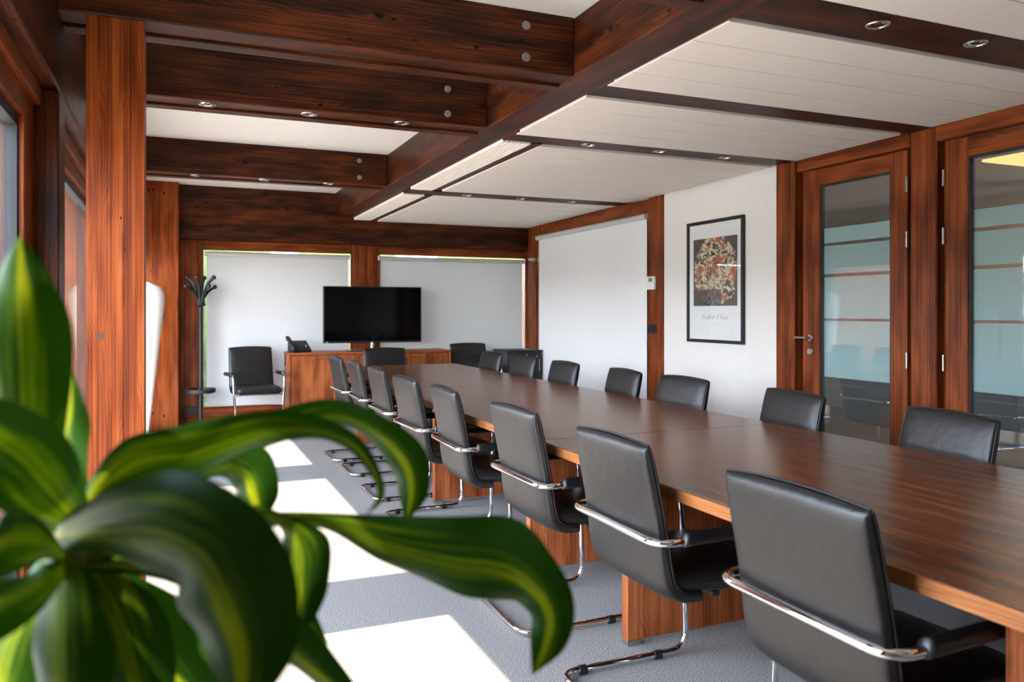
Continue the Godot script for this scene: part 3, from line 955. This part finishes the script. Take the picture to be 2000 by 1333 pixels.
	obj("white_panel", bx(4.30, 4.42, 0.0, 2.45, -2.6, 2.28, 2, 0.0), M.white, wr)
	obj("corner_post", bx(4.27, 4.345, 0.0, 2.40, 9.27, 9.50, 1, 0.004), M.frame, wr)
	obj("corner_post", bx(4.285, 4.345, 0.0, 2.40, 9.15, 9.268, 1, 0.004), M.frame, wr)
	obj("head_rail", bx(4.285, 4.345, 2.262, 2.40, 6.646, 9.15, 2, 0.004), M.frame, wr)
	obj("post", bx(4.275, 4.345, 0.0, 2.41, 6.405, 6.645, 1, 0.005), M.frame, wr)
	obj("post", bx(4.262, 4.42, 0.0, 2.435, 4.632, 4.832, 1, 0.005), M.frame, wr)
	obj("post", bx(4.288, 4.42, 0.0, 2.445, 3.455, 3.642, 1, 0.005), M.frame, wr)
	obj("post", bx(4.262, 4.42, 0.0, 2.45, 2.285, 2.465, 1, 0.005), M.frame, wr)
	obj("jamb", bx(4.35, 4.42, 0.0, 2.44, 4.59, 4.631, 1, 0.002), M.frame, wr)
	obj("jamb", bx(4.35, 4.42, 0.0, 2.44, 3.643, 3.672, 1, 0.002), M.frame, wr)
	obj("jamb", bx(4.35, 4.42, 0.0, 2.44, 3.405, 3.454, 1, 0.002), M.frame, wr)
	obj("transom", bx(4.280, 4.42, 2.336, 2.44, 3.643, 4.631, 2, 0.004), M.frame, wr)
	obj("transom", bx(4.275, 4.42, 2.336, 2.45, 2.466, 3.454, 2, 0.004), M.frame, wr)
	glass_door("door_1", 3.675, 4.588, true, true)
	glass_door("door_2", 2.475, 3.403, false, false)
	o = thing("roller_blind", "wide white roller blind on the right wall beside the thermostat", "blind", Vector3.ZERO, 0.0, "white roller blinds")
	obj("roller", tube([Vector3(4.262, 2.23, -9.20), Vector3(4.262, 2.23, -6.65)], 0.03, false, 18), M.alu, o)
	obj("fabric", bx(4.268, 4.270, 0.16, 2.23, 6.655, 9.16, 2, 0.0), M.screen_cloth, o)
	obj("hem_bar", bx(4.262, 4.276, 0.14, 0.165, 6.655, 9.16, 2), M.alu, o)

	# ------------------------------------------------------------ beams and column
	o = thing("central_beam", "dark stained main beam running the length of the ceiling", "beam")
	obj("timber", bx(1.757, 1.955, 2.42, 2.70, -2.6, 9.48, 2, 0.005), M.beam, o)
	obj("batten", bx(1.9555, 1.972, 2.424, 2.60, -2.6, 9.48, 2, 0.003), M.frame, o)
	var bl := ["dark cross beam above the near end of the table", "nearest whole dark cross beam on the left, with two large bolts", "dark cross beam with three downlights, second from the near side", "farthest free dark cross beam, with three small downlights on the left"]
	var bd := [[2.20, 2.42], [3.37, 3.585], [4.52, 4.735], [6.98, 7.175]]
	for i in 4:
		o = thing("cross_beam", bl[i], "beam", Vector3.ZERO, 0.0, "dark cross beams")
		var a: float = bd[i][0]
		var b: float = bd[i][1]
		obj("timber", bx(-0.402, 1.756, 2.42, 2.70, a, b - 0.075, 0, 0.006), M.beam, o)
		obj("batten", bx(-0.402, 1.756, 2.409, 2.55, b - 0.062, b + 0.022, 0, 0.004), M.beam, o)
		obj("batten", bx(-0.402, 1.756, 2.43, 2.70, b - 0.08, b - 0.055, 0, 0.0), M.beam, o)
		var y := panel_y(a) + 0.005
		obj("purlin", bx(1.973, 4.30, y, 2.70, a + 0.02, b + 0.07, 0, 0.004), M.beam, o)
		if i > 0:
			for yy in [2.628, 2.48]:
				bolt(o, 1.505, yy, a)
	o = thing("end_beam", "deep dark beam across the far wall above the windows", "beam")
	obj("timber", bx(0.05, 4.34, 2.10, 2.70, 9.50, 9.638, 0, 0.005), M.beam, o)
	var names := ["left", "middle", "right"]
	var where := ["in the nearest purlin", "in the second beam", "in the farthest beam"]
	var dd := [2.318, 4.635, 7.09]
	for i in 3:
		for k in 3:
			if i > 0:
				downlight("%s of three downlights under the left half of %s" % [names[k], ["", "the second beam", "the far beam"][i]], 0.166 + 0.54 * k, 2.4195, 4.605 if i == 1 else 7.05)
			downlight("%s of three downlights between ceiling panels %s" % [names[k], where[i]], 2.56 + 0.56 * k, panel_y(bd[[0, 2, 3][i]][0]) + 0.0045, [2.325, 4.71, 7.12][i])
	o = thing("column", "orange brown laminated timber column with a large knot", "column", Vector3(-0.205, 0, -3.48))
	for q in [[-0.1, -0.062], [-0.062, -0.012], [-0.012, 0.03], [0.03, 0.074], [0.074, 0.1]]:
		obj("lamella", bx(q[0], q[1], 0.0, 2.419, -0.105, 0.105, 1, 0.0012), M.pine, o)
	var kn := obj("knot", lathe([Vector2(0.0, 0.0012), Vector2(0.009, 0.0014), Vector2(0.0095, 0.0006), Vector2(0.015, 0.0006), Vector2(0.018, 0.0)], Vector3.ZERO, 20), M.knot, o)
	kn.position = Vector3(-0.052, 1.205, 0.1045)
	kn.rotation.x = PI / 2.0
	o = thing("column", "timber column in the far left corner behind the white sculpture", "column", Vector3(-0.17, 0, -9.47))
	obj("timber", bx(-0.225, 0.218, 0.0, 2.70, -0.13, 0.13, 1, 0.005), M.pine, o)

	# ------------------------------------------------------------ table
	var tb := thing("conference_table", "long walnut conference table with wooden panel legs", "table", Vector3(2.108, 0, -4.365))
	for k in 3:
		var a := -3.715 + k * 2.4767
		obj("tabletop", bx(-0.652, 0.652, 0.700, 0.74, a, a + 2.4762, 2, 0.002), M.walnut, tb)
		for s in [-1.0, 1.0]:
			obj("edge_band", bx(s * 0.6535 - 0.0013, s * 0.6535 + 0.0013, 0.701, 0.7385, a, a + 2.4762, 2, 0.001), M.edge, tb)
		for q in [a + 0.44, a + 2.0]:
			var lg := obj("leg", bx(-0.495, 0.495, 0.022, 0.699, q, q + 0.045, 1, 0.002), M.leg, tb)
			for x in [-0.495, 0.435]:
				obj("foot", bx(x, x + 0.06, 0.0, 0.022, q, q + 0.045, 0, 0.001), M.steel, lg)
		obj("rail", bx(-0.52, -0.498, 0.645, 0.699, a + 0.05, a + 0.40, 2, 0.002), M.leg, tb)
		obj("rail", bx(-0.49, -0.468, 0.645, 0.699, a + 1.0, a + 1.40, 2, 0.002), M.leg, tb)
		obj("modesty_panel", bx(-0.015, 0.015, 0.28, 0.699, a + 0.506, a + 1.999, 2, 0.002), M.black, tb)

	# ------------------------------------------------------------ chairs
	var ch := make_chair()
	ch.position = Vector3(1.585, 0, -1.445)
	ch.set_meta("label", "nearest black leather chair on the window side, at the lower right")
	var ordinal := ["", "second", "third", "fourth", "fifth", "sixth", "seventh", "eighth", "ninth"]
	var dl := [1.445, 2.28, 3.12, 4.02, 4.74, 5.56, 6.42, 7.10]
	for i in range(1, 8):
		dup(ch, "%s black leather chair from the near end on the window side" % ordinal[i] if i < 7 else "black leather chair at the far end of the window side row", Vector3(1.585 + [0, 0, 0.01, 0, -0.02, 0, 0.02, 0][i], 0, -dl[i]), deg_to_rad([0, 0, 1, -2, 2, 0, -1, 2][i]))
	var dr := [2.29, 3.16, 4.06, 4.78, 5.68, 6.47, 7.25]
	for i in 7:
		dup(ch, "black leather chair nearest the doors across the table" if i == 0 else ("%s black leather chair from the doors across the table" % ordinal[i] if i < 6 else "farthest black leather chair across the table, by the black cabinet"), Vector3(2.615, 0, -dr[i]), PI + deg_to_rad([-8, -7, 3, -4, 0, 4, 3][i]))
	dup(ch, "black chair pulled away from the table at the right edge", Vector3(3.76, 0, -2.02), PI + 0.1)
	dup(ch, "black chair at the far head of the table, in front of the sideboard", Vector3(2.11, 0, -8.27), -PI / 2.0)
	dup(ch, "black visitor chair between the coat stand and the sideboard", Vector3(0.82, 0, -9.14), -PI / 2.0 + 0.12)
	dup(ch, "black chair standing between the sideboard and the black cabinet", Vector3(3.385, 0, -9.12), -PI / 2.0)

	# ------------------------------------------------------------ sideboard and what stands on it
	var sb := thing("sideboard", "long reddish wood sideboard below the television", "sideboard", Vector3(2.13, 0, -9.36))
	obj("carcass", bx(-0.948, 0.948, 0.03, 0.808, -0.20, 0.21, 1, 0.002), M.cabinet, sb)
	obj("top", bx(-0.952, 0.952, 0.8085, 0.832, -0.225, 0.21, 0, 0.002), M.cabinet, sb)
	for x in [-0.952, 0.929]:
		obj("side_panel", bx(x, x + 0.023, 0.0, 0.808, -0.224, -0.2005, 1, 0.001), M.cabinet, sb)
	var dx0 := -0.926
	var dwid := 1.852 / 4.0
	for k in 4:
		var a := dx0 + k * dwid
		var dr0 := obj("door", bx(a + 0.003, a + dwid - 0.003, 0.06, 0.790, -0.22, -0.201, 1, 0.002), M.cabinet, sb)
		var hx := a + dwid - 0.16 if k % 2 == 0 else a + 0.05
		obj("handle", tube(fillet([Vector3(hx - 0.06, 0.762, 0.219), Vector3(hx - 0.06, 0.762, 0.245), Vector3(hx + 0.10, 0.762, 0.245), Vector3(hx + 0.10, 0.762, 0.219)], 0.008), 0.005, false, 8), M.steel, dr0)
	obj("plinth", bx(-0.93, 0.93, 0.0, 0.03, -0.17, 0.19, 0, 0.0), M.dark, sb)

	var tv := thing("television", "large black flat screen television on the sideboard", "television", Vector3(2.16, 0.832, -9.24))
	obj("cabinet", bx(-0.584, 0.584, 0.096, 0.756, 0.0, 0.045, 0, 0.006), M.plastic, tv)
	obj("screen", bx(-0.570, 0.570, 0.118, 0.745, -0.0015, 0.002, 0, 0.0005), M.screen, tv)
	obj("neck", lathe([Vector2(0.0, 0.13), Vector2(0.022, 0.13), Vector2(0.024, 0.016), Vector2(0.03, 0.008), Vector2(0.0, 0.008)], Vector3(-0.01, 0, -0.022), 20), M.steel, tv)
	obj("stand", bx(-0.30, 0.28, 0.0, 0.012, -0.10, 0.14, 0, 0.004), M.plastic, tv)
	obj("logo", bx(-0.556, -0.53, 0.104, 0.110, -0.0012, 0.0, 0, 0.0), M.offwhite, tv)

	var ph := thing("desk_phone", "black desk phone at the left end of the sideboard", "phone", Vector3(1.31, 0.832, -9.27), 0.25)
	var pm := MB.new()
	var pr := []
	for x in [-0.10, 0.105]:
		pr.append([Vector3(x, 0.0, 0.10), Vector3(x, 0.025, 0.105), Vector3(x, 0.13, -0.055), Vector3(x, 0.125, -0.085), Vector3(x, 0.0, -0.09)])
	grid_in(pm, pr, true, true)
	obj("body", pm.mesh(), M.plastic, ph)
	obj("display", bx(-0.02, 0.085, 0.098, 0.102, 0.02, 0.06), M.screen, ph)
	var hs := obj("handset", tube(smooth([Vector3(-0.105, 0.045, 0.10), Vector3(-0.108, 0.075, 0.085), Vector3(-0.112, 0.125, 0.02), Vector3(-0.115, 0.16, -0.04), Vector3(-0.115, 0.165, -0.065)], 4), 0.021, false, 12), M.plastic, ph)
	obj("earpiece", ball(Vector3(-0.108, 0.15, -0.05), 0.028), M.plastic, hs)
	obj("mouthpiece", ball(Vector3(-0.10, 0.045, 0.09), 0.028), M.plastic, hs)
	obj("key", bx(0.055, 0.07, 0.068, 0.078, -0.062, -0.045), M.offwhite, ph)
	var coil := []
	for k in 90:
		var t := k / 89.0
		var cpos := Vector3(-0.12, 0.03, 0.09).lerp(Vector3(-0.185, -0.02, 0.07), minf(1.0, t * 2.5)) if t < 0.4 else Vector3(-0.185, -0.02, 0.07).lerp(Vector3(-0.19, -0.14, 0.06), sin((t - 0.4) / 0.6 * PI)) + Vector3(-0.018 * (t - 0.4), 0, 0.02)
		coil.append(cpos + Vector3(cos(t * 150.0), 0.2 * sin(t * 90.0), sin(t * 150.0)) * 0.004)
	obj("cord", tube(coil, 0.0026, false, 5), M.plastic, ph)

	var cb := thing("equipment_cabinet", "small black equipment cabinet in the far right corner", "cabinet", Vector3(4.0, 0, -9.22))
	obj("body", bx(-0.235, 0.235, 0.03, 0.80, -0.20, 0.24, 0, 0.005), M.black, cb)
	obj("top", bx(-0.245, 0.245, 0.80, 0.815, -0.215, 0.245, 0, 0.003), M.black, cb)
	obj("door", bx(-0.215, 0.19, 0.06, 0.775, -0.212, -0.201, 0, 0.003), M.plastic, cb)
	for q in [[-0.17, 0.735], [0.03, 0.755], [0.165, 0.735]]:
		obj("knob", ball(Vector3(q[0], q[1], 0.216), 0.009), M.steel, cb)
	obj("key_ring", tube([Vector3(0.205, 0.70, 0.205), Vector3(0.208, 0.60, 0.206), Vector3(0.205, 0.55, 0.206)], 0.004, false, 6), M.steel, cb)
	for x in [-0.2, 0.17]:
		for d in [-0.18, 0.18]:
			obj("foot", bx(x, x + 0.03, 0.0, 0.03, d, d + 0.03), M.plastic, cb)

	coat_stand(Vector3(0.268, 0, -9.36))

	# ------------------------------------------------------------ white sculpture in the window corner
	var sc := thing("sculpture", "tall white tapering sculpture with a scooped rounded top by the window", "sculpture", Vector3(-0.25, 0, -8.95))
	var srows := []
	for i in 31:
		var y := 0.06 + 1.54 * i / 30.0
		var f := i / 30.0
		var w := lerpf(0.014, 0.186, f)
		if f > 0.86:
			w *= sqrt(maxf(0.0, 1.0 - pow((f - 0.86) / 0.14, 2.4)))
		w = maxf(w, 0.002)
		var ring := []
		for k in 28:
			var an := TAU * k / 28.0
			var rz := w * 0.62 * sin(an)
			if sin(an) < 0.0 and f > 0.58:
				rz *= 1.0 - 1.5 * clampf((f - 0.58) / 0.3, 0.0, 1.0)
			ring.append(Vector3(w * cos(an), y, rz))
		srows.append(ring)
	obj("body", grid(srows, true, true), M.gypsum, sc)
	obj("plinth", bx(-0.06, 0.012, 0.0, 0.06, -0.05, 0.05, 0, 0.004), M.gypsum, sc)

	# ------------------------------------------------------------ on the walls
	var ar := thing("framed_print", "black framed print of cream and rust swirls on the white wall", "picture", Vector3(4.30, 1.025, -5.619))
	obj("back_board", bx(-0.012, -0.002, 0.01, 1.055, -0.376, 0.376), M.paper, ar)
	for q in [[0.0, 0.028, -0.387, 0.387], [1.037, 1.065, -0.387, 0.387], [0.0282, 1.0368, -0.387, -0.359], [0.0282, 1.0368, 0.359, 0.387]]:
		obj("frame", bx(-0.028, -0.001, q[0], q[1], q[2], q[3], 2, 0.002), M.black, ar)
	var pmb := MB.new()
	pmb.quad(Vector3(-0.0125, 0.028, -0.359), Vector3(-0.0125, 1.037, -0.359), Vector3(-0.0125, 1.037, 0.359), Vector3(-0.0125, 0.028, 0.359), Vector3(-1, 0, 0), Vector2(0, 1), Vector2(0, 0), Vector2(1, 0), Vector2(1, 1))
	obj("print", pmb.mesh(), M.print, ar)
	obj("glazing", sheet(-0.018, 0.029, 1.036, -0.359, 0.359), M.glass, ar)

	o = thing("thermostat", "white thermostat with a small display on the timber post", "thermostat", Vector3(4.275, 1.507, -6.568))
	obj("case", bx(-0.024, 0.0, 0.0, 0.129, -0.066, 0.066, 1, 0.005), M.offwhite, o)
	obj("display", bx(-0.0255, -0.0235, 0.078, 0.115, -0.032, 0.03, 1, 0.0005), M.lcd, o)
	o = thing("light_switch", "black light switch on the timber post below the thermostat", "switch", Vector3(4.275, 1.084, -6.56))
	obj("plate", bx(-0.010, 0.0, 0.0, 0.086, -0.075, 0.075, 1, 0.003), M.black, o)
	obj("rocker", bx(-0.014, -0.0095, 0.018, 0.068, -0.05, 0.05, 1, 0.003), M.plastic, o)
	o = thing("power_outlet", "black double power outlet low on the wall behind the coat stand", "outlet", Vector3(0.165, 0.143, -9.60))
	obj("plate", bx(-0.075, 0.075, 0.0, 0.087, -0.012, 0.0, 0, 0.003), M.black, o)
	for x in [-0.035, 0.035]:
		obj("socket", bx(x - 0.022, x + 0.022, 0.022, 0.065, -0.015, -0.0115, 0, 0.002), M.plastic, o)

	# ------------------------------------------------------------ the room behind the glass doors
	var mt := thing("meeting_table", "dark table in the room behind the glass doors", "table", Vector3(6.1, 0, -4.1))
	obj("tabletop", bx(-0.5, 0.5, 0.70, 0.735, -1.0, 1.0, 2, 0.003), M.black, mt)
	obj("apron", bx(-0.44, 0.44, 0.42, 0.699, -0.9, 0.9, 2, 0.003), M.black, mt)
	for q in [[-0.42, -0.88], [0.42, -0.88], [-0.42, 0.88], [0.42, 0.88]]:
		obj("leg", tube([Vector3(q[0], 0.0, q[1]), Vector3(q[0], 0.70, q[1])], 0.02, false, 10), M.chrome, mt)
	dup(ch, "black chair behind the glass of the closed door", Vector3(5.22, 0, -3.75), 0.2)
	dup(ch, "black chair behind the glass at the right edge", Vector3(5.25, 0, -2.85), 0.1)
	dup(ch, "second black chair at the dark table behind the closed glass door", Vector3(5.26, 0, -4.7), 0.0)
	var cl := thing("ceiling_lamp", "warm square ceiling lamp glowing behind the right glass door", "lamp", Vector3(6.98, 2.64, -4.62))
	obj("housing", bx(-0.32, 0.32, 0.02, 0.06, -0.32, 0.32, 0, 0.004), M.offwhite, cl)
	var lm := mat(Color(1.0, 0.85, 0.6), 0.5)
	lm.emission_enabled = true
	lm.emission = Color(1.0, 0.78, 0.46)
	lm.emission_energy_multiplier = 0.5
	obj("diffuser", bx(-0.30, 0.30, 0.0, 0.02, -0.30, 0.30, 0, 0.002), lm, cl)
	var al := AreaLight3D.new()
	al.name = "lamp_light"
	al.area_size = Vector2(0.6, 0.6)
	al.light_color = Color(1.0, 0.86, 0.66)
	al.light_energy = 0.6
	al.area_range = 12.0
	al.shadow_enabled = true
	add_child(al)
	al.position = Vector3(6.98, 2.63, -4.62)
	al.rotation_degrees = Vector3(-90, 0, 0)

	# ------------------------------------------------------------ outdoors
	o = obj("terrace", bx(-14.0, -0.62, -0.5, -0.06, -30.0, 40.0, 0, 0.0), M.paving)
	o.set_meta("kind", "structure")
	var ww := setting("wall_exterior")
	obj("timber_wall", bx(-3.4, -0.75, -0.06, 2.7, 10.05, 10.2, 1, 0.004), M.frame, ww)
	obj("lamp_box", bx(-1.62, -1.40, 2.02, 2.16, 10.0, 10.05, 0, 0.004), M.offwhite, ww)
	obj("eaves", bx(-3.4, -0.9, 2.70, 2.86, 8.6, 10.2, 0, 0.0), M.offwhite, ww)
	o = obj("ground", bx(-90.0, 60.0, -1.2, -0.55, -60.0, 90.0, 0, 0.0), M.crown)
	o.set_meta("kind", "structure")
	var td := [[-46.0, 4.0, 5.0, 4.4], [-52.0, 15.0, 5.6, 5.0], [-46.0, 26.0, 5.2, 4.6], [-54.0, 37.0, 6.2, 5.2], [-46.0, 48.0, 5.4, 4.8], [-54.0, 60.0, 6.4, 5.4], [-46.0, -8.0, 5.2, 4.6], [-52.0, -20.0, 5.6, 5.0]]
	var tl := ["small round tree", "broad tree", "bushy tree", "tall wide tree", "round dark tree", "tallest tree", "low broad tree", "wide distant tree"]
	for i in td.size():
		tree("%s beyond the terrace, mirrored in the door glass" % tl[i], Vector3(td[i][0], -0.55, -td[i][1]), td[i][2], td[i][3], M.crown, 40 + i)
	for i in 3:
		var hb := thing("hedge_bush", ["sunlit bush seen past the left edge of the blind", "sunlit bush behind the far blinds", "sunlit bush behind the right far blind"][i], "bush", Vector3([0.2, 3.4, 6.2][i], -0.55, [-12.6, -17.0, -16.0][i]), 0.0, "bushes outside the far windows")
		var n := FastNoiseLite.new()
		n.seed = 70 + i
		n.frequency = 1.2
		var rows := []
		for a in 15:
			var f := PI * a / 14.0
			var ring := []
			for k in 22:
				var an := TAU * k / 22.0
				var d := Vector3(sin(f) * cos(an), cos(f), sin(f) * sin(an))
				ring.append(Vector3(0, 1.8, 0) + d * Vector3(1.25, 2.0, 0.9) * (1.0 + 0.3 * n.get_noise_3dv(d * 3.0)))
			rows.append(ring)
		obj("foliage", grid(rows, true, false), M.hedge, hb)
	for i in 2:
		var cv := thing("shade_sail", ["white shade canopy out on the terrace", "white shade canopy farther along the terrace"][i], "canopy", Vector3(-9.5, -0.06, [-9.0, -14.5][i]), 0.0, "shade canopies on the terrace")
		var rows := []
		for a in 9:
			var row := []
			for b in 9:
				var u := a / 4.0 - 1.0
				var v := b / 4.0 - 1.0
				row.append(Vector3(u * 1.6, 1.55 + 0.3 * u * u - 0.22 * v * v, v * 1.9))
			rows.append(row)
		obj("cloth", grid(rows), M.sail, cv)
		for q in [[-1.6, -1.9], [1.6, -1.9], [-1.6, 1.9], [1.6, 1.9]]:
			obj("pole", tube([Vector3(q[0], 0, q[1]), Vector3(q[0], 1.66, q[1])], 0.03, false, 8), M.steel, cv)

	plant()
